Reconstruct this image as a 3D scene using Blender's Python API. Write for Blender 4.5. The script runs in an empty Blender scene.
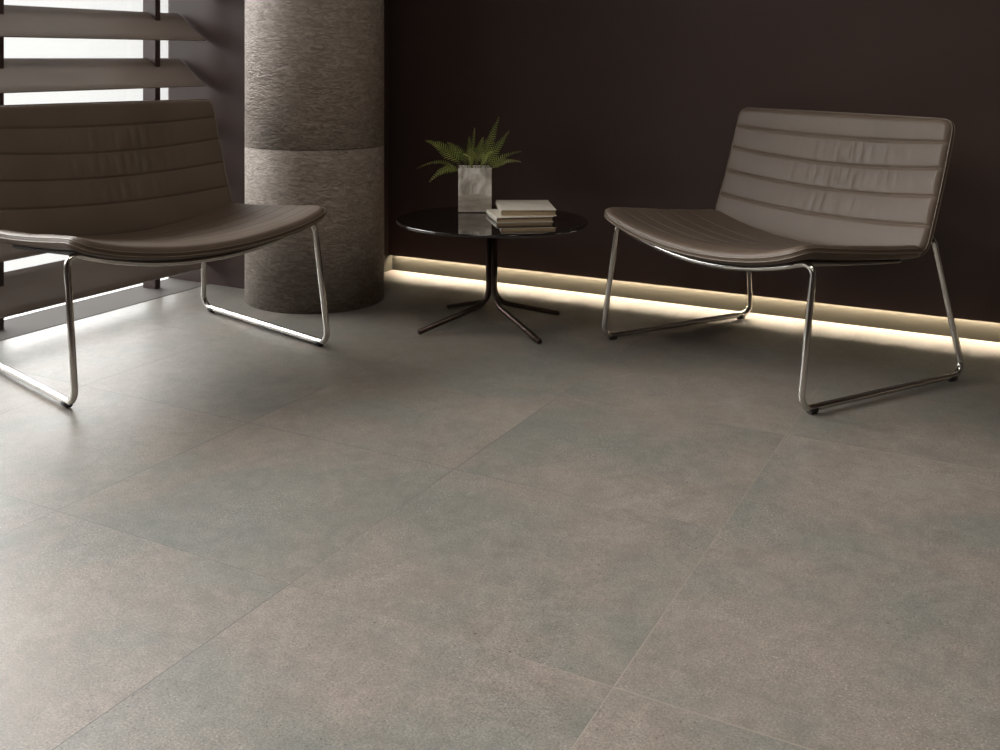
import bpy, bmesh, math, random
from mathutils import Vector, Matrix, noise
PI = math.pi
scn = bpy.context.scene
col = scn.collection
random.seed(4)

# ------------------------------------------------------------------ camera
CAM_H = .6/.64677
F_PX, CX, CY, YAW = 1050.73, 432.95, 57.74, .526552
cam = bpy.data.cameras.new('camera')
cam.sensor_width = 36
cam.lens = F_PX/1000*36
cam.shift_x = (500-CX)/1000
cam.shift_y = -(375-CY)/1000
cam.clip_start = .05
co = bpy.data.objects.new('camera', cam); col.objects.link(co)
co.location = (0, 0, CAM_H)
co.rotation_euler = (PI/2, 0, YAW)
scn.camera = co
FWD = Vector((-math.sin(YAW), math.cos(YAW), 0))      # the viewing direction on the floor plan
RGT = Vector((math.cos(YAW), math.sin(YAW), 0))
def spot(right, depth, z):
    return RGT*right + FWD*depth + Vector((0, 0, z))

scn.view_settings.view_transform = 'Standard'
scn.view_settings.look = 'None'
scn.view_settings.gamma = 1
scn.view_settings.use_curve_mapping = False
scn.view_settings.exposure = 0.0
try:
    scn.cycles.use_denoising = True
    scn.cycles.denoiser = 'OPENIMAGEDENOISE'
    scn.cycles.max_bounces = 8
    scn.cycles.sample_clamp_indirect = 6
    scn.cycles.caustics_reflective = False
    scn.cycles.caustics_refractive = False
except Exception:
    pass

# ------------------------------------------------------------------ materials
def srgb(r, g, b):
    return tuple(((c/255)/12.92 if c/255 < .04045 else ((c/255+.055)/1.055)**2.4) for c in (r, g, b)) + (1,)
class NT:
    def __init__(s, name):
        s.m = bpy.data.materials.new(name); s.m.use_nodes = True
        s.t = s.m.node_tree; s.n = s.t.nodes; s.l = s.t.links
        s.b = s.n['Principled BSDF']
        s.co = s.n.new('ShaderNodeTexCoord').outputs['Object']
    def add(s, typ, **kw):
        n = s.n.new(typ)
        for k, v in kw.items():
            if isinstance(k, str) and hasattr(n, k): setattr(n, k, v)
        return n
    def put(s, inp, v):
        if isinstance(v, bpy.types.NodeSocket): s.l.new(v, inp)
        else: inp.default_value = v
    def math(s, op, a, b=None, c=None, clamp=False):
        n = s.n.new('ShaderNodeMath'); n.operation = op; n.use_clamp = clamp
        s.put(n.inputs[0], a)
        if b is not None: s.put(n.inputs[1], b)
        if c is not None: s.put(n.inputs[2], c)
        return n.outputs[0]
    def vmath(s, op, a, b):
        n = s.n.new('ShaderNodeVectorMath'); n.operation = op
        s.put(n.inputs[0], a); s.put(n.inputs[1], b)
        return n.outputs[0]
    def noise(s, vec, scale, detail=3, rough=.5, w=None, dist=0):
        n = s.n.new('ShaderNodeTexNoise')
        if w is not None: n.noise_dimensions = '4D'; s.put(n.inputs['W'], w)
        s.put(n.inputs['Vector'], vec); n.inputs['Scale'].default_value = scale
        n.inputs['Detail'].default_value = detail; n.inputs['Roughness'].default_value = rough
        n.inputs['Distortion'].default_value = dist
        return n.outputs['Fac']
    def ramp(s, fac, *stops):
        n = s.n.new('ShaderNodeValToRGB'); s.put(n.inputs[0], fac)
        e = n.color_ramp.elements
        while len(e) < len(stops): e.new(.5)
        for i, (p, c) in enumerate(stops):
            e[i].position = p; e[i].color = c if len(c) == 4 else tuple(c)+(1,)
        return n.outputs[0]
    def step(s, v, a, b):
        n = s.n.new('ShaderNodeMapRange'); n.clamp = True
        s.put(n.inputs[0], v); n.inputs[1].default_value = a; n.inputs[2].default_value = b
        return n.outputs[0]
    def mix(s, fac, a, b, mode='MIX'):
        n = s.n.new('ShaderNodeMix'); n.data_type = 'RGBA'; n.blend_type = mode
        s.put(n.inputs[0], fac); s.put(n.inputs[6], a); s.put(n.inputs[7], b)
        return n.outputs[2]
    def bump(s, h, strength, dist):
        n = s.n.new('ShaderNodeBump'); s.put(n.inputs['Height'], h)
        n.inputs['Strength'].default_value = strength; n.inputs['Distance'].default_value = dist
        s.l.new(n.outputs[0], s.b.inputs['Normal'])
    def set(s, **kw):
        for k, v in kw.items(): s.put(s.b.inputs[k.replace('_', ' ')], v)
        return s.m
def g(v): return (v, v, v, 1)

def mat_floor():
    t = NT('concrete tile')
    sp = t.n.new('ShaderNodeSeparateXYZ'); t.l.new(t.co, sp.inputs[0])
    tx = t.math('DIVIDE', t.math('SUBTRACT', sp.outputs[0], -1.7486), .6)
    ty = t.math('DIVIDE', t.math('SUBTRACT', sp.outputs[1], 1.4727), .6)
    ix = t.math('FLOOR', tx)
    # the rows on the right are laid with tiles twice as long
    ty = t.math('DIVIDE', ty, t.math('ADD', 1, t.math('GREATER_THAN', ix, 1.5)))
    iy = t.math('FLOOR', ty)
    fx, fy = t.math('FRACT', tx), t.math('FRACT', ty)
    dx = t.math('MINIMUM', fx, t.math('SUBTRACT', 1, fx)); dy = t.math('MINIMUM', fy, t.math('SUBTRACT', 1, fy))
    dd = t.math('MINIMUM', dx, dy)
    grout = t.math('SUBTRACT', 1, t.step(dd, .0009, .0019))
    cb = t.n.new('ShaderNodeCombineXYZ'); t.l.new(ix, cb.inputs[0]); t.l.new(iy, cb.inputs[1])
    wn = t.n.new('ShaderNodeTexWhiteNoise'); wn.noise_dimensions = '3D'; t.l.new(cb.outputs[0], wn.inputs['Vector'])
    w = t.math('MULTIPLY', wn.outputs['Value'], 20)
    big = t.noise(t.co, 2.1, 4, .55, w, .4)
    mid = t.noise(t.co, 6, 5, .6, w, .3)
    fine = t.noise(t.co, 60, 4, .7, w)
    grain = t.noise(t.co, 260, 3, .7)
    hue = t.math('ADD', t.math('MULTIPLY', big, .65), t.math('MULTIPLY', mid, .35))
    c = t.ramp(hue, (.36, srgb(105, 105, 99)), (.46, srgb(113, 109, 102)), (.55, srgb(121, 112, 104)), (.68, srgb(130, 123, 115)))
    tint = t.mix(t.math('MULTIPLY', wn.outputs['Value'], .35), g(1.0), srgb(238, 240, 236))
    c = t.mix(1, c, tint, 'MULTIPLY')
    blot = t.noise(t.co, 22, 6, .68, w, .6)
    c = t.mix(1, c, t.ramp(blot, (.32, g(.84)), (.68, g(1.14))), 'MULTIPLY')
    c = t.mix(1, c, t.ramp(fine, (.3, g(.84)), (.7, g(1.14))), 'MULTIPLY')
    c = t.mix(1, c, t.ramp(grain, (.3, g(.6)), (.7, g(1.4))), 'MULTIPLY')
    # fields of small pits and of pale specks
    field = t.step(t.noise(t.co, 4.5, 3, .6, w), .42, .60)
    pit = t.step(t.noise(t.co, 170, 2, .5), .64, .70)
    c = t.mix(t.math('MULTIPLY', t.math('MULTIPLY', pit, field), .85), c, srgb(48, 42, 38))
    spk = t.math('MULTIPLY', t.step(t.noise(t.vmath('ADD', t.co, (3, 7, 1)), 240, 2, .5), .60, .68),
                 t.step(t.noise(t.vmath('ADD', t.co, (9, 2, 4)), 4, 3, .6, w), .5, .62))
    c = t.mix(t.math('MULTIPLY', spk, .36), c, srgb(196, 190, 180))
    gv = t.step(t.noise(t.vmath('ADD', t.co, (5, 5, 5)), 1.3, 2, .5), .40, .60)
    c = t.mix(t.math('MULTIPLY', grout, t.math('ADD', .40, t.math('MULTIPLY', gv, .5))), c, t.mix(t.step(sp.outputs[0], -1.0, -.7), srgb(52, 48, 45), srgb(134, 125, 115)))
    t.set(Base_Color=c, Specular_IOR_Level=.5)
    r = t.math('ADD', .34, t.math('MULTIPLY', fine, .22))
    t.put(t.b.inputs['Roughness'], t.math('SUBTRACT', r, t.math('MULTIPLY', spk, .12)))
    hgt = t.math('ADD', t.math('MULTIPLY', blot, 1.2), t.math('MULTIPLY', fine, .6))
    hgt = t.math('ADD', hgt, t.math('MULTIPLY', grain, .5))
    hgt = t.math('SUBTRACT', hgt, t.math('MULTIPLY', grout, .8))
    hgt = t.math('SUBTRACT', hgt, t.math('MULTIPLY', t.math('MULTIPLY', pit, field), .8))
    t.bump(hgt, .35, .0012)
    return t.m

def mat_column():
    t = NT('ridged stone cladding')
    v = t.vmath('MULTIPLY', t.co, (1, 1, 3.0))
    n1 = t.noise(v, 25, 5, .62, dist=1.2)
    n2 = t.noise(t.vmath('MULTIPLY', t.co, (1, 1, 3)), 55, 4, .6, dist=.5)
    c = t.ramp(n1, (.3, srgb(112, 101, 92)), (.5, srgb(138, 125, 115)), (.7, srgb(166, 153, 142)))
    c = t.mix(1, c, t.ramp(n2, (.3, g(.82)), (.7, g(1.16))), 'MULTIPLY')
    sp = t.n.new('ShaderNodeSeparateXYZ'); t.l.new(t.co, sp.inputs[0])
    low = t.math('SUBTRACT', 1, t.step(sp.outputs[2], .590, .594))
    c = t.mix(t.math('MULTIPLY', low, .04), c, srgb(190, 178, 165))
    seam = t.math('SUBTRACT', 1, t.step(t.math('ABSOLUTE', t.math('SUBTRACT', sp.outputs[2], .592)), .0008, .002))
    c = t.mix(t.math('MULTIPLY', seam, .5), c, srgb(60, 54, 50))
    t.set(Base_Color=c, Roughness=.55, Specular_IOR_Level=.45)
    h = t.math('ADD', n1, t.math('MULTIPLY', n2, .35))
    h = t.math('SUBTRACT', h, seam)
    t.bump(h, 1.0, .009)
    return t.m

def mat_paint(name, c, rough=.5, spec=.4, bs=.0006):
    t = NT(name)
    n = t.noise(t.co, 2.2, 3, .5)
    cc = t.mix(1, c, t.ramp(n, (.3, g(.93)), (.7, g(1.07))), 'MULTIPLY')
    t.set(Base_Color=cc, Roughness=rough, Specular_IOR_Level=spec)
    t.bump(t.noise(t.co, 300, 2), .15, bs)
    return t.m

def mat_leather():
    t = NT('taupe leather')
    n = t.noise(t.co, 5, 3, .5)
    c = t.mix(1, srgb(93, 80, 69), t.ramp(n, (.3, g(.88)), (.7, g(1.1))), 'MULTIPLY')
    vr = t.n.new('ShaderNodeTexVoronoi'); vr.feature = 'DISTANCE_TO_EDGE'; vr.inputs['Scale'].default_value = 420
    t.l.new(t.co, vr.inputs['Vector'])
    t.set(Base_Color=c, Roughness=t.math('ADD', .38, t.math('MULTIPLY', n, .16)), Specular_IOR_Level=.26)
    t.bump(vr.outputs[0], .16, .0007)
    return t.m

def mat_simple(name, c, rough=.4, metal=0, spec=.5, scale=40, amt=.06, coat=0):
    t = NT(name)
    n = t.noise(t.co, scale, 3, .5)
    cc = t.mix(1, c, t.ramp(n, (.3, g(1-amt)), (.7, g(1+amt))), 'MULTIPLY')
    t.set(Base_Color=cc, Roughness=rough, Metallic=metal, Specular_IOR_Level=spec, Coat_Weight=coat)
    return t.m

def mat_vase():
    t = NT('clouded grey glaze')
    sp = t.n.new('ShaderNodeSeparateXYZ'); t.l.new(t.co, sp.inputs[0])
    wob = t.noise(t.co, 9, 3, .5, dist=.8)
    z = t.math('ADD', sp.outputs[2], t.math('MULTIPLY', t.math('SUBTRACT', wob, .5), .05))
    up = t.ramp(t.noise(t.vmath('MULTIPLY', t.co, (1, 1, .5)), 22, 3, .5, dist=1.5), (.35, srgb(170, 163, 153)), (.5, srgb(216, 210, 200)), (.65, srgb(246, 243, 238)))
    sand = t.ramp(t.noise(t.vmath('MULTIPLY', t.co, (1, 1, 4)), 15, 4, .6), (.35, srgb(168, 158, 146)), (.65, srgb(204, 195, 184)))
    band = t.step(z, .058, .066)
    c = t.mix(band, sand, up)
    t.set(Base_Color=c, Roughness=.16, Specular_IOR_Level=.5, Coat_Weight=.5, Coat_Roughness=.05)
    return t.m

def mat_leaf():
    t = NT('fern green')
    n = t.noise(t.co, 14, 3, .6)
    c = t.ramp(n, (.3, srgb(100, 118, 56)), (.5, srgb(142, 156, 74)), (.72, srgb(190, 190, 122)))
    t.set(Base_Color=c, Roughness=.5, Specular_IOR_Level=.3, Subsurface_Weight=0)
    # thin leaves let some light through
    tr = t.n.new('ShaderNodeBsdfTranslucent'); t.l.new(c, tr.inputs[0])
    mx = t.n.new('ShaderNodeMixShader'); mx.inputs[0].default_value = .3
    out = t.n['Material Output']
    t.l.new(t.b.outputs[0], mx.inputs[1]); t.l.new(tr.outputs[0], mx.inputs[2]); t.l.new(mx.outputs[0], out.inputs[0])
    return t.m

def mat_emit(name, c, s):
    m = bpy.data.materials.new(name); m.use_nodes = True
    b = m.node_tree.nodes['Principled BSDF']
    b.inputs['Base Color'].default_value = (.8, .8, .8, 1)
    b.inputs['Emission Color'].default_value = c; b.inputs['Emission Strength'].default_value = s
    return m

def mat_glass():
    m = bpy.data.materials.new('window glass'); m.use_nodes = True
    t = m.node_tree; b = t.nodes['Principled BSDF']; out = t.nodes['Material Output']
    tr = t.nodes.new('ShaderNodeBsdfTransparent'); tr.inputs[0].default_value = (.97, .975, .97, 1)
    gl = t.nodes.new('ShaderNodeBsdfGlossy'); gl.inputs['Roughness'].default_value = .02
    fr = t.nodes.new('ShaderNodeFresnel'); fr.inputs[0].default_value = 1.35
    mx = t.nodes.new('ShaderNodeMixShader')
    t.links.new(fr.outputs[0], mx.inputs[0]); t.links.new(tr.outputs[0], mx.inputs[1]); t.links.new(gl.outputs[0], mx.inputs[2])
    t.links.new(mx.outputs[0], out.inputs[0]); t.nodes.remove(b)
    return m

M = dict(floor=mat_floor(), column=mat_column(),
    brown=mat_paint('dark brown wall paint', srgb(62, 48, 44), .34, .5),
    recess=mat_paint('grey recess lining', srgb(50, 48, 42), .7, .12),
    ceil=mat_paint('ceiling paint', srgb(190, 186, 180), .8, .2),
    louvre=mat_paint('brown metal slat coating', srgb(138, 128, 121), .35, .5),
    post=mat_paint('dark brown post coating', srgb(66, 50, 47), .4, .45),
    leather=mat_leather(), stitch=mat_simple('piping leather', srgb(112, 100, 86), .4),
    shell=mat_simple('dark under shell', srgb(50, 42, 38), .5),
    chrome=mat_simple('chrome', srgb(205, 202, 196), .13, 1, scale=3, amt=.03),
    rubber=mat_simple('black rubber', srgb(28, 25, 24), .6),
    tglass=mat_simple('black glass', srgb(17, 13, 13), .035, 0, .6, 3, .05, coat=.6),
    bronze=mat_simple('dark bronze metal', srgb(74, 62, 56), .28, .85, scale=8),
    cover=mat_simple('cream book cloth', srgb(206, 198, 184), .6, scale=90, amt=.04),
    page=mat_simple('paper edge', srgb(172, 152, 122), .8, scale=200, amt=.10),
    vase=mat_vase(), leaf=mat_leaf(), stem=mat_simple('brown green stalk', srgb(86, 88, 48), .5),
    soil=mat_simple('dark potting soil', srgb(38, 30, 24), .9, scale=120, amt=.4),
    glass=mat_glass(), led=mat_emit('led diffuser', (1, .83, .62, 1), 170),
    fill=mat_emit('ceiling lamp diffuser', (1, .93, .84, 1), 6), ink=mat_simple('dark engraving', srgb(50, 46, 44), .5))

# ------------------------------------------------------------------ object helpers
def link(name, me, mats, parent=None, smooth=False):
    o = bpy.data.objects.new(name, me); col.objects.link(o)
    for m in (mats if isinstance(mats, (list, tuple)) else [mats]): me.materials.append(m)
    if smooth:
        for p in me.polygons: p.use_smooth = True
    if parent is not None: o.parent = parent
    return o
def from_bm(name, bm, mats, parent=None, smooth=False):
    bmesh.ops.recalc_face_normals(bm, faces=bm.faces)
    me = bpy.data.meshes.new(name); bm.to_mesh(me); bm.free()
    return link(name, me, mats, parent, smooth)
def box_bm(bm, x0, x1, y0, y1, z0, z1, bev=0, seg=2, mat=None):
    r = bmesh.ops.create_cube(bm, size=1)
    vs = r['verts']
    T = Matrix.Translation(((x0+x1)/2, (y0+y1)/2, (z0+z1)/2)) @ Matrix.Diagonal((x1-x0, y1-y0, z1-z0, 1))
    bmesh.ops.transform(bm, matrix=T, verts=vs)
    if mat is not None: bmesh.ops.transform(bm, matrix=mat, verts=vs)
    if bev:
        es = {e for v in vs for e in v.link_edges}
        bmesh.ops.bevel(bm, geom=list(es), offset=bev, segments=seg, affect='EDGES', profile=.5)
def box(name, m, b, parent=None, bev=0, seg=2):
    bm = bmesh.new(); box_bm(bm, *b, bev=bev, seg=seg)
    return from_bm(name, bm, m, parent)
def struct(o): o['kind'] = 'structure'; return o
def empty(name, loc, rz=0, scale=1):
    o = bpy.data.objects.new(name, None); col.objects.link(o)
    o.empty_display_size = .1; o.location = loc; o.rotation_euler = (0, 0, rz); o.scale = (scale,)*3
    return o
def tag(o, label, cat, group=None):
    o['label'] = label; o['category'] = cat
    if group: o['group'] = group
    return o
def fillet(pts, rad, closed=False, seg=8):
    """replace the corners of a polyline by arcs"""
    n = len(pts); pts = [Vector(p) for p in pts]; out = []
    for i, p in enumerate(pts):
        r = rad[i] if isinstance(rad, (list, tuple)) else rad
        if r <= 0 or (not closed and i in (0, n-1)): out.append(p); continue
        a, b = pts[i-1]-p, pts[(i+1) % n]-p
        la, lb = a.length, b.length; a.normalize(); b.normalize()
        ang = a.angle(b)
        if abs(ang-PI) < .02: out.append(p); continue
        d = min(r/math.tan(ang/2), la*.49, lb*.49); r = d*math.tan(ang/2)
        c = p+(a+b).normalized()*(r/math.sin(ang/2))
        s, e = p+a*d-c, p+b*d-c
        tot = s.angle(e); ax = s.cross(e).normalized()
        for k in range(seg+1):
            out.append(c+Matrix.Rotation(tot*k/seg, 3, ax) @ s)
    return out
def tube_bm(bm, path, r, sides=14, closed=False, cap=True):
    n = len(path); path = [Vector(p) for p in path]
    rings = []; up = None
    for i, p in enumerate(path):
        a = path[i-1] if (i or closed) else p
        b = path[(i+1) % n] if (i < n-1 or closed) else p
        t = (b-a).normalized()
        if up is None:
            up = Vector((0, 0, 1)) if abs(t.z) < .9 else Vector((1, 0, 0))
        up = (up-t*up.dot(t)).normalized(); side = t.cross(up)
        rr = r(i/(n-1)) if callable(r) else r
        rings.append([bm.verts.new(p+(up*math.cos(2*PI*k/sides)+side*math.sin(2*PI*k/sides))*rr) for k in range(sides)])
    for i in range(n if closed else n-1):
        A, B = rings[i], rings[(i+1) % n]
        off = 0
        if closed and i == n-1:
            off = min(range(sides), key=lambda o: (A[0].co-B[o].co).length)
        for k in range(sides):
            f = bm.faces.new((A[k], A[(k+1) % sides], B[(k+1+off) % sides], B[(k+off) % sides])); f.smooth = True
    if not closed and cap:
        for R_ in (rings[0], rings[-1]):
            try: bm.faces.new(R_)
            except Exception: pass
def tube(name, path, r, m, parent=None, sides=14, closed=False):
    bm = bmesh.new(); tube_bm(bm, path, r, sides, closed)
    return from_bm(name, bm, m, parent)

# ------------------------------------------------------------------ the room
RX, RY, HZ = 2.6, -2.6, 2.75           # right wall, wall behind, ceiling
GX = -3.18                             # plane of the glazing
BY = 3.886                              # back of the recess under the back wall
CW = 3.265                             # short wall by the window
RET = -2.468                            # where the short wall block ends
struct(box('floor', M['floor'], (GX-.12, RX, RY, BY, -.08, 0)))
struct(box('trim_3', mat_paint('grey floor strip', srgb(84, 80, 77), .8, .15), (GX, -2.955, RY, CW, 0, .0015)))  # thin grey strip, darker than the tiles, along the foot of the glazing
struct(box('ceiling', M['ceil'], (GX-.12, RX+.1, RY-.1, BY+.15, HZ, HZ+.1)))
struct(box('wall_right', M['brown'], (RX, RX+.1, RY, BY+.15, 0, HZ)))
struct(box('wall_rear', M['brown'], (GX-.12, RX, RY-.1, RY, 0, HZ)))
struct(box('wall_left', M['brown'], (GX-.008, RET, CW, BY+.15, 0, HZ)))
# the back wall hangs a finger's breadth in front of a lit recess at its foot
WY = 3.862
bm = bmesh.new()
box_bm(bm, RET, RX, WY, WY+.005, .068, HZ)
box_bm(bm, RET, RX, WY+.005, BY+.15, .084, HZ)
struct(from_bm('wall_back', bm, M['brown']))
struct(box('trim_1', M['recess'], (RET, RX, BY, BY+.15, -.08, .084)))
struct(box('trim_2', M['recess'], (RET-.02, RET+.003, 3.55, BY, 0, .075)))
led = empty('light_strip', (0, BY, .084))
tag(led, 'warm white light strip tucked into the recess along the foot of the dark back wall', 'light strip')
box('diffuser', M['led'], (RET+.02, RX-.02, -.0165, -.0045, -.0115, -.0095), led)
box('housing', M['recess'], (RET+.015, RX-.015, -.0175, 0, -.0095, 0), led)

# column of two stacked cladding rings on the corner of the short wall
def column():
    bm = bmesh.new(); c = Vector((-2.44, 3.288)); r = .268; N = 96
    prof = [(0, r), (.5905, r), (.592, r-.0015), (.5935, r), (1.1905, r), (1.192, r-.0015), (1.1935, r), (HZ, r)]
    rings = [[bm.verts.new((c.x+rr*math.cos(2*PI*k/N), c.y+rr*math.sin(2*PI*k/N), z)) for k in range(N)] for z, rr in prof]
    for a, b in zip(rings, rings[1:]):
        for k in range(N):
            bm.faces.new((a[k], a[(k+1) % N], b[(k+1) % N], b[k])).smooth = True
    bm.faces.new(rings[0]); bm.faces.new(rings[-1])
    return from_bm('column', bm, M['column'])
struct(column())

# glazing along the whole left side
w = empty('window_1', (GX, 0, 0)); struct(w)
struct(box('window_pane', M['glass'], (-.006, 0, RY, CW-.002, .0005, HZ-.06), w))
bm = bmesh.new()
box_bm(bm, -.06, .0, RY, CW, -.02, .0004)
box_bm(bm, -.06, .0, RY, CW, HZ-.06, HZ)
struct(from_bm('window_frame', bm, M['post'], w))

# louvre screen in front of the glazing
scr = empty('louvre_screen', (-3.05, 0, 0))
tag(scr, 'dark brown louvre screen of wide tilted slats in front of the bright left window', 'louvre')
def slat_bm():
    bm = bmesh.new()
    a = Vector((.080, 0)); b = Vector((-.068, .112)); d = (b-a).normalized(); n = Vector((-d.y, d.x)); th = .0055
    N = 14; prof = []
    for k in range(N+1):
        t = k/N; bow = .004*math.sin(PI*t); wid = th*(.45+.55*min(1, min(t, 1-t)*9))
        prof.append((a+(b-a)*t+n*bow, wid))
    loop = [p+n*w_ for p, w_ in prof]+[p-n*w_ for p, w_ in reversed(prof)]
    ends = []
    for y in (RY+.02, CW-.012):
        ends.append([bm.verts.new((p.x, y, p.y)) for p in loop])
    L = len(loop)
    for k in range(L): bm.faces.new((ends[0][k], ends[0][(k+1) % L], ends[1][(k+1) % L], ends[1][k]))
    bm.faces.new(ends[0]); bm.faces.new(ends[1])
    return bm
sl0 = from_bm('slat', slat_bm(), M['louvre'], scr)
sl0.location.z = .070
for k in range(1, 14):
    o = sl0.copy(); col.objects.link(o); o.parent = scr; o.location.z = .070+.1855*k
pm = bmesh.new(); box_bm(pm, -.090, -.020, -.014, .014, 0, HZ, bev=.002)
p0 = from_bm('post', pm, M['post'], scr); p0.location.y = 3.088
for k in range(1, 8):
    o = p0.copy(); col.objects.link(o); o.parent = scr; o.location.y = 3.088-.735*k

# unseen round fill lights, added under the ceiling to brighten the room
for x, y in ((-1.3, 1.7), (.5, 1.7), (-1.3, -.5), (.5, -.5)):
    l = bpy.data.lights.new('ceiling_fill', 'AREA'); l.shape = 'DISK'; l.size = .5; l.energy = 14; l.color = (1, .93, .85)
    lo = bpy.data.objects.new('ceiling_fill', l); col.objects.link(lo); lo.location = (x, y, HZ-.02)

# ------------------------------------------------------------------ chairs
def pad(name, W, H, surf, th, rc, m, parent, re=.017, nu=70, nv=150, relief=None, off=0, vlines=()):
    """a closed cushion: surf(x, t) gives point and normal for x in [-W, W], t in [-H, H]"""
    def samples(half, n):
        s = [half-re*(1-math.sin(PI/2*k/7)) if False else half-re+re*math.sin(PI/2*k/7) for k in range(8)]
        inner = [-(half-re)+2*(half-re)*k/n for k in range(1, n)]
        return [-v for v in reversed(s)]+inner+s
    us, vs = samples(W, nu), samples(H, nv)
    bm = bmesh.new(); top, bot = [], []
    for x in us:
        rt, rb = [], []
        for y in vs:
            X, Y = x, y; ex, ey = abs(x)-(W-rc), abs(y)-(H-rc)
            if ex > 0 and ey > 0:
                mx = max(ex, ey); L = math.hypot(ex, ey)
                nx, ny = ex*mx/L, ey*mx/L
                X = math.copysign(W-rc+nx, x); Y = math.copysign(H-rc+ny, y); d = rc-mx
            else: d = min(W-abs(x), H-abs(y))
            k = min(1, max(0, d/re)); e = math.sqrt(max(0, 1-(1-k)**2))
            P, N = surf(X, Y)
            rel = relief(X, Y) if relief else 0
            rt.append((P+N*(off+e*(th/2+rel)), None)); rb.append(P+N*(off-e*th/2))
        top.append([bm.verts.new(p) for p, _ in rt]); bot.append([bm.verts.new(p) for p in rb])
    A, B = len(us), len(vs)
    for i in range(A-1):
        for j in range(B-1):
            bm.faces.new((top[i][j], top[i+1][j], top[i+1][j+1], top[i][j+1])).smooth = True
            bm.faces.new((bot[i][j], bot[i][j+1], bot[i+1][j+1], bot[i+1][j])).smooth = True
    bmesh.ops.remove_doubles(bm, verts=bm.verts, dist=.00002)
    return from_bm(name, bm, m, parent)
def edge_loop(W, H, surf, rc, inset, off, n=24):
    pts = []
    for cx_, cy_, a0 in ((W-rc, H-rc, 0), (-(W-rc), H-rc, 90), (-(W-rc), -(H-rc), 180), (W-rc, -(H-rc), 270)):
        for k in range(7):
            a = math.radians(a0+90*k/6); pts.append((cx_+(rc-inset)*math.cos(a), cy_+(rc-inset)*math.sin(a)))
    dense = []
    for i, p in enumerate(pts):
        q = pts[(i+1) % len(pts)]; L = math.hypot(q[0]-p[0], q[1]-p[1]); m_ = max(1, int(L/.02))
        for k in range(m_): dense.append((p[0]+(q[0]-p[0])*k/m_, p[1]+(q[1]-p[1])*k/m_))
    out = []
    for x, y in dense:
        P, N = surf(x, y); out.append(P+N*off)
    return out
CWD = .415
def num_normal(f):
    def s(x, t):
        P = f(x, t); h = .002
        N = (f(x+h, t)-f(x-h, t)).cross(f(x, t+h)-f(x, t-h)).normalized()
        return P, N
    return s
SH = .252     # half depth of the seat
def seat_mid(x, t):
    y = .084+t
    u = min(1.05, abs(x)/CWD); v = (t+SH)/(2*SH)
    zs = .388+.035*max(0, v)**1.3+.012*u**6*max(0, v)**2
    sag = (.062-.006*v)*(1-u*u)
    roll = .010*max(0, (v-.86)/.14)**2
    return Vector((x, y, zs-sag-roll))
BH = .192
def back_mid(x, t):
    u = min(1.05, abs(x)/CWD); v = (t+BH)/(2*BH)
    y = -.166-.128*v-.006*math.sin(PI*v); z = .372+.377*v
    cc = 1-u*u
    z -= cc*(.052*math.exp(-max(0, v)/.13)+.024*math.sin(PI*min(1, max(0, v))**1.2))
    y -= cc*.022*(.3+.7*v)
    return Vector((x, y, z))
seat_s, back_s0 = num_normal(seat_mid), num_normal(back_mid)
def back_s(x, t):
    P, N = back_s0(x, t)
    return P, N if N.y > 0 else -N
def channels(t, lines, depth, wid):
    r = 0
    for l in lines:
        d = abs(t-l); r -= depth*math.exp(-(d/wid)**2)
    return r
BL = [(-1+2*v)*BH for v in (.205, .42, .63, .825)]
SL = [(-1+2*v)*SH for v in (.30, .47, .62, .76, .88)]
def back_relief(x, t):
    r = channels(t, BL, .0036, .0032)
    edges = [-BH]+BL+[BH]
    for i in range(5):
        a, b = edges[i], edges[i+1]
        if a <= t <= b:
            s = (t-a)/(b-a); puff = abs(math.sin(PI*s))**.7 if 0 < s < 1 else 0
            r += .0030*puff*(1 if abs(x) < CWD-.012 else (CWD-abs(x))/.012)
            ph = x*2*PI/.030+2.2*noise.noise(Vector((x*14, i*7.7, t*5)))+i*1.3
            wr = max(0, math.sin(ph+5*t))**2-.35+.5*noise.noise(Vector((x*60+i*3, i*2.2+8, t*14)))
            amp = math.exp(-((x+.05)/.20)**2)*puff*(.35, .8, 1.2, 1.2, .35)[i]*(.75+.6*noise.noise(Vector((x*9, i*3.1, 4))))
            r += .0052*wr*amp
    return r
def seat_relief(x, t):
    r = channels(t, SL, .0016, .0035)
    r += .0016*noise.noise(Vector((x*7, t*9, 2)))
    u = abs(x)/CWD
    r += .0022*noise.noise(Vector((x*26, t*10, 5)))*max(0, u-.75)*3
    return r

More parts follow.
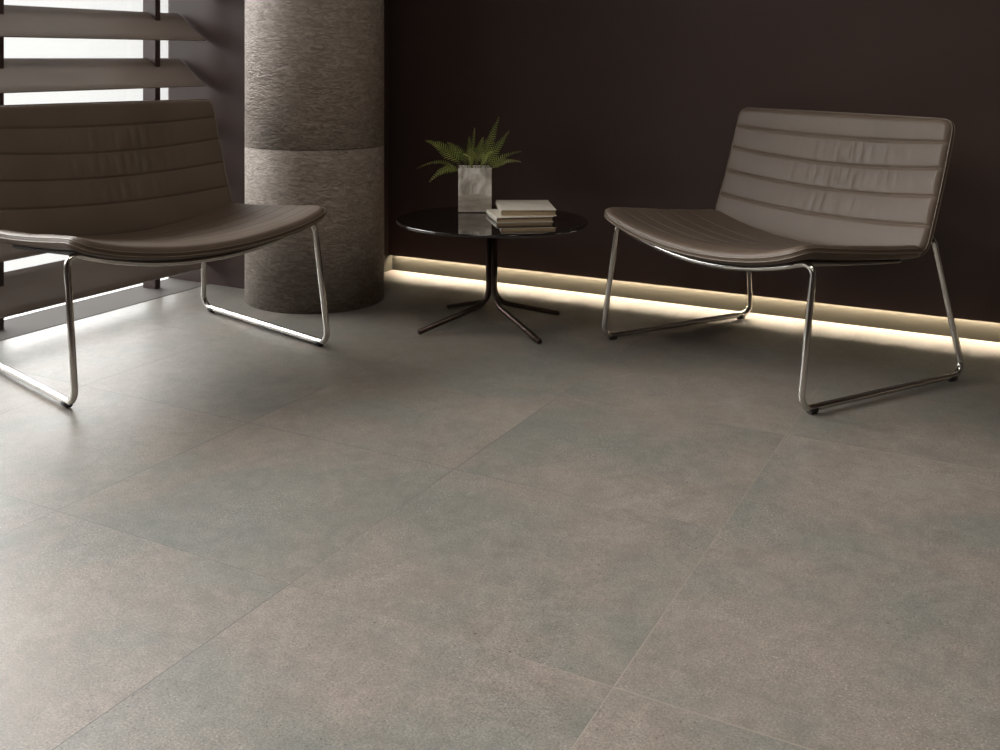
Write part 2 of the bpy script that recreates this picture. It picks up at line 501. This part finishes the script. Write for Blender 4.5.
def build_chair():
    root = empty('lounge_chair', (0, 0, 0))
    seat = pad('seat', CWD, SH, seat_s, .036, .040, M['leather'], root, relief=seat_relief)
    tube('piping', edge_loop(CWD, SH, seat_s, .040, -.0004, .0055), .0016, M['stitch'], seat, 6, True)
    tube('piping', edge_loop(CWD, SH, seat_s, .040, -.0004, -.0055), .0016, M['stitch'], seat, 6, True)
    back = pad('backrest', CWD, BH, back_s, .034, .034, M['leather'], root, relief=back_relief)
    tube('piping', edge_loop(CWD, BH, back_s, .034, -.0004, .005), .0015, M['stitch'], back, 6, True)
    tube('piping', edge_loop(CWD, BH, back_s, .034, -.0004, -.005), .0015, M['stitch'], back, 6, True)
    pad('under_shell', CWD-.035, SH-.035, seat_s, .010, .05, M['shell'], root, re=.005, nu=24, nv=20, off=-.0225)
    # frame: one tube bent into front bar, front legs, runners, rear legs and rear bar
    r = .0092; zb = r+.0065
    half = []
    fb = [(.335*k/6, .292, .327+.050*(.335*k/6/.35)**2) for k in range(1, 7)]
    half = fb+[(.404, .270, .394), (.410, .330, zb), (.410, -.335, zb), (.362, -.265, .425), (.24, -.262, .418)]
    rad = [.3]*6+[.052, .036, .036, .04, .1]
    # the sharp bends need explicit radii
    right = [Vector(p) for p in half]; left = [Vector((-p.x, p.y, p.z)) for p in reversed(right)]
    pts = [Vector((0, .292, .327))]+right+[Vector((0, -.262, .405))]+left
    rr = [.3]+rad+[.3]+list(reversed(rad))
    path = fillet(pts, rr, closed=True, seg=7)
    clean = [path[0]]
    for p in path[1:]:
        if (p-clean[-1]).length > .0008: clean.append(p)
    fr = tube('frame', clean, r, M['chrome'], root, 16, True)
    for sx in (-1, 1):
        for y in (.285, -.285):
            bm = bmesh.new()
            path_ = [(sx*.410, y-.012, zb-.0045), (sx*.410, y+.012, zb-.0045)]
            tube_bm(bm, path_, .0108, 14)
            from_bm('glide', bm, M['rubber'], root)
        bm = bmesh.new(); box_bm(bm, sx*.2-.02, sx*.2+.02, -.262, -.215, .408, .430, bev=.003)
        from_bm('bracket', bm, M['shell'], root)
    # tiny engraved mark on top of one runner
    bm = bmesh.new(); y = -.11
    for wd in (.006, .003, .005, .003, .006):
        box_bm(bm, .4085, .4115, y, y+wd, zb+r-.0006, zb+r+.0002); y += wd+.002
    from_bm('engraved_mark', bm, M['ink'], root)
    return root
chair = build_chair()
chair.location = (-.726, 3.319, 0); chair.rotation_euler.z = math.radians(-121-90)
tag(chair, 'taupe leather lounge chair on chrome sled legs right of the round table', 'chair', 'lounge chairs')
def copy_tree(o, parent=None):
    c = o.copy(); col.objects.link(c); c.parent = parent
    for ch in list(o.children): copy_tree(ch, c)
    return c
chair2 = copy_tree(chair)
chair2.location = (-2.43, 2.413, 0); chair2.rotation_euler.z = math.radians(-15.5-90); chair2.scale = (1.03, 1.10, 1.035)
tag(chair2, 'taupe leather lounge chair in front of the louvred window, left of the column', 'chair', 'lounge chairs')

# ------------------------------------------------------------------ table
TC = Vector((-1.655, 3.252, 0)); TZ = .368
tb = empty('side_table', TC)
tag(tb, 'low round side table with black glass top and four splayed bronze legs', 'table')
def disc_bm(R, z0, z1, bev, N=96):
    bm = bmesh.new(); prof = [(R-bev, z0), (R-bev*.3, z0+bev*.3), (R, z0+bev), (R, z1-bev), (R-bev*.3, z1-bev*.3), (R-bev, z1)]
    rings = [[bm.verts.new((rr*math.cos(2*PI*k/N), rr*math.sin(2*PI*k/N), z)) for k in range(N)] for rr, z in prof]
    for a, b in zip(rings, rings[1:]):
        for k in range(N): bm.faces.new((a[k], a[(k+1) % N], b[(k+1) % N], b[k])).smooth = True
    bm.faces.new(rings[0]); bm.faces.new(rings[-1])
    return bm
from_bm('table_top', disc_bm(.331, TZ-.010, TZ, .0025), M['tglass'], tb)
from_bm('mounting_plate', disc_bm(.075, TZ-.016, TZ-.010, .001, 40), M['bronze'], tb)
for a in (-29.4, 59, 151.5, -123):
    d = Vector((math.cos(math.radians(a)), math.sin(math.radians(a)), 0))
    p = fillet([d*.0125+Vector((0, 0, TZ-.014)), d*.0125+Vector((0, 0, .082)), d*.280+Vector((0, 0, .0095))], [0, .07, 0], seg=14)
    e = p[-1]; dr = (p[-1]-p[-2]).normalized()
    lg = tube('leg', p+[e+dr*.003], lambda t: .0092 if t < .985 else .0078, M['bronze'], tb)

# ------------------------------------------------------------------ vase and fern
VZ = TZ
vc = spot(.152, 3.842, VZ)
vase = empty('vase', vc, YAW)
tag(vase, 'rectangular clouded grey vase holding the fern on the round table', 'vase')
def vase_bm(wx, wy, h, t):
    bm = bmesh.new(); rings = []
    def ring(ax, ay, z, r=.004):
        out = []
        for sx, sy, a0 in ((1, 1, 0), (-1, 1, 90), (-1, -1, 180), (1, -1, 270)):
            for k in range(4):
                a = math.radians(a0+30*k); out.append(bm.verts.new((sx*(ax-r)+r*math.cos(a), sy*(ay-r)+r*math.sin(a), z)))
        return out
    for ax, ay, z in ((wx-.003, wy-.003, 0), (wx, wy, .003), (wx, wy, h-.0015), (wx-.0015, wy-.0015, h), (wx-t+.001, wy-t+.001, h), (wx-t, wy-t, h-.0015), (wx-t, wy-t, .012)):
        rings.append(ring(ax, ay, z))
    for a, b in zip(rings, rings[1:]):
        for k in range(16): bm.faces.new((a[k], a[(k+1) % 16], b[(k+1) % 16], b[k]))
    bm.faces.new(rings[0]); bm.faces.new(rings[-1])
    return bm
from_bm('vase_body', vase_bm(.0605, .050, .162, .006), M['vase'], vase)
bm = bmesh.new(); box_bm(bm, -.053, .053, -.0425, .0425, .0125, .138, bev=.004)
soil = from_bm('soil', bm, M['soil'], vase)

fern = empty('fern', vc+Vector((0, 0, .138)))
tag(fern, 'green fern with feathery arching fronds growing from the grey vase', 'plant')
def frond(tip, halfw, lift, seed, base=(0, 0), curl=0, mat='leaf'):
    """tip: (right, depth, up) from the middle of the vase mouth"""
    rnd = random.Random(seed); rnd0 = rnd.uniform(-.25, .25)
    B = RGT*base[0]+FWD*base[1]+Vector((0, 0, -.012))
    T = RGT*tip[0]+FWD*tip[1]+Vector((0, 0, tip[2]+.028))
    Mid = B.lerp(T, .45)+Vector((0, 0, lift))
    def P(s): return B*(1-s)**2+Mid*2*s*(1-s)+T*s*s
    N = 30
    path = [P(k/N) for k in range(N+1)]
    fr = empty('frond', (0, 0, 0)) if False else None
    bm = bmesh.new(); tube_bm(bm, path, lambda t: .0014*(1-.75*t), 6)
    st = from_bm('frond', bm, M['stem'], fern)
    bm = bmesh.new()
    L = (T-B).length; n = max(16, int(L/.0105))
    s0 = .22
    for k in range(n):
        s = s0+(1-s0)*(k+.5)/n
        q = (s-s0)/(1-s0)
        ln = halfw*(min(1, q/.22)**.8)*(1-q)**.95+.0025
        c = P(s); t = (P(min(1, s+.01))-P(max(0, s-.01))).normalized()
        side = t.cross(Vector((0, 0, .75))-FWD*.65+RGT*rnd0).normalized(); nrm = side.cross(t).normalized()
        for sg in (-1, 1):
            l = ln*rnd.uniform(.88, 1.08)
            d = (side*sg*math.cos(.5)+t*math.sin(.5)+nrm*rnd.uniform(.02, .22)).normalized()
            wv = (t-d*t.dot(d)).normalized(); droop = nrm*(-.16*l)
            m_ = max(3, int(l/.0042)); hw = .0031*min(1, .45+l/.05)
            prev = None
            for j in range(m_+1):         # toothed leaflet
                f_ = j/m_
                mid_ = c+d*l*f_+droop*f_*f_
                ww = hw*(1-f_)**.6*(1.0 if j % 2 == 0 else .38)+.0002
                cur = (bm.verts.new(mid_+wv*ww), bm.verts.new(mid_+nrm*.0005), bm.verts.new(mid_-wv*ww))
                if prev:
                    bm.faces.new((prev[0], prev[1], cur[1], cur[0])); bm.faces.new((prev[1], prev[2], cur[2], cur[1]))
                prev = cur
    from_bm('leaflets', bm, M[mat], st)
K = 1/273
def fr_px(px, py, dep, hw, lift, seed, base=(0, 0), mat='leaf'):
    frond(((px-475)*K, dep, (168-py)*K), hw, lift, seed, base, mat=mat)
fr_px(426, 143, -.02, .050, .055, 1, (-.02, 0))
fr_px(430, 182, -.08, .030, .075, 2, (-.03, -.01))
fr_px(417, 173, .05, .016, .075, 3, (-.03, .02))
fr_px(476, 132, .08, .014, .02, 4, (-.01, .03))
fr_px(500, 120, .02, .034, .0, 5, (.01, .01))
fr_px(509, 133, -.03, .032, .012, 6, (.02, -.01))
fr_px(523, 155, .04, .024, .04, 7, (.02, .02))
fr_px(520, 163, -.06, .022, .05, 8, (.03, -.01))
fr_px(448, 147, .09, .036, .045, 9, (-.01, .03))
fr_px(463, 155, -.12, .034, .055, 10, (0, -.03))
fr_px(492, 152, -.11, .030, .05, 11, (.01, -.03))
fr_px(485, 142, .10, .030, .03, 12, (.0, .03))
fr_px(470, 140, .02, .028, .01, 13, (-.01, .01))

# ------------------------------------------------------------------ books
def book(loc, rz, wx, wy, h, label):
    e = empty('book', loc, rz); tag(e, label, 'book', 'books on the round table')
    c = .0022
    bm = bmesh.new()
    box_bm(bm, -wx/2, wx/2, -wy/2, wy/2, 0, c, bev=.0007)
    box_bm(bm, -wx/2, wx/2, -wy/2, wy/2, h-c, h, bev=.0007)
    # rounded spine on the left
    N = 8; a = []
    for y in (-wy/2, wy/2):
        o_ = [bm.verts.new((-wx/2+.001-.005*math.sin(PI*k/N), y, h/2-(h/2)*math.cos(PI*k/N))) for k in range(N+1)]
        i_ = [bm.verts.new((-wx/2+.003-.004*math.sin(PI*k/N), y, h/2-(h/2-c)*math.cos(PI*k/N))) for k in range(N+1)]
        a.append((o_, i_))
        for k in range(N): bm.faces.new((o_[k], o_[k+1], i_[k+1], i_[k]))
    for w_ in (0, 1):
        for k in range(N): bm.faces.new((a[0][w_][k], a[0][w_][k+1], a[1][w_][k+1], a[1][w_][k]))
    from_bm('cover', bm, M['cover'], e)
    bm = bmesh.new(); box_bm(bm, -wx/2+.002, wx/2-.004, -wy/2+.004, wy/2-.004, c, h-c)
    from_bm('page_block', bm, M['page'], e)
c1 = spot(.302, 3.666, TZ)
book(c1, YAW+math.radians(7), .195, .200, .0185, 'cream book lying on the glass table under the other book')
c2 = spot(.327, 3.712, TZ+.0187)
book(c2, YAW+math.radians(.5), .188, .255, .0215, 'cream book lying on top of the other book beside the vase')

# ------------------------------------------------------------------ daylight
wd = bpy.data.worlds.new('sky'); scn.world = wd; wd.use_nodes = True
t = wd.node_tree; bg = t.nodes['Background']
tc = t.nodes.new('ShaderNodeTexCoord'); sx = t.nodes.new('ShaderNodeSeparateXYZ')
rp = t.nodes.new('ShaderNodeValToRGB'); mr = t.nodes.new('ShaderNodeMapRange')
t.links.new(tc.outputs['Generated'], sx.inputs[0]); t.links.new(sx.outputs[2], mr.inputs[0])
mr.inputs[1].default_value = -1; mr.inputs[2].default_value = 1
t.links.new(mr.outputs[0], rp.inputs[0])
e = rp.color_ramp.elements
SKY = 22.0
def lv(v): return (v, v*.99, v*.985, 1)
HOR = (1.12/SKY, 1.11/SKY, 1.09/SKY, 1)
e[0].position = 0; e[0].color = HOR
e[1].position = .535; e[1].color = HOR
x = e.new(.585); x.color = lv(.22)
x = e.new(.65); x.color = lv(1)
x = e.new(.75); x.color = lv(.85)
x = e.new(.84); x.color = lv(.35)
e[-1].position = 1.0; e[-1].color = lv(.14)
t.links.new(rp.outputs[0], bg.inputs[0]); bg.inputs[1].default_value = SKY
# portal on the glazing so the sky is sampled through it
pl = bpy.data.lights.new('window_portal', 'AREA'); pl.shape = 'RECTANGLE'; pl.size = CW-RY; pl.size_y = HZ
try: pl.cycles.is_portal = True
except Exception: pass
po = bpy.data.objects.new('window_portal', pl); col.objects.link(po)
po.location = (GX-.03, (CW+RY)/2, HZ/2); po.rotation_euler = (PI/2, 0, -PI/2)
# low hazy sun from the window side
sn = bpy.data.lights.new('sun', 'SUN'); sn.energy = 1.3; sn.angle = math.radians(24); sn.color = (1, .97, .93)
so = bpy.data.objects.new('sun', sn); col.objects.link(so)
d = Vector((1, -.05, -.66)); so.rotation_euler = d.to_track_quat('-Z', 'Y').to_euler()
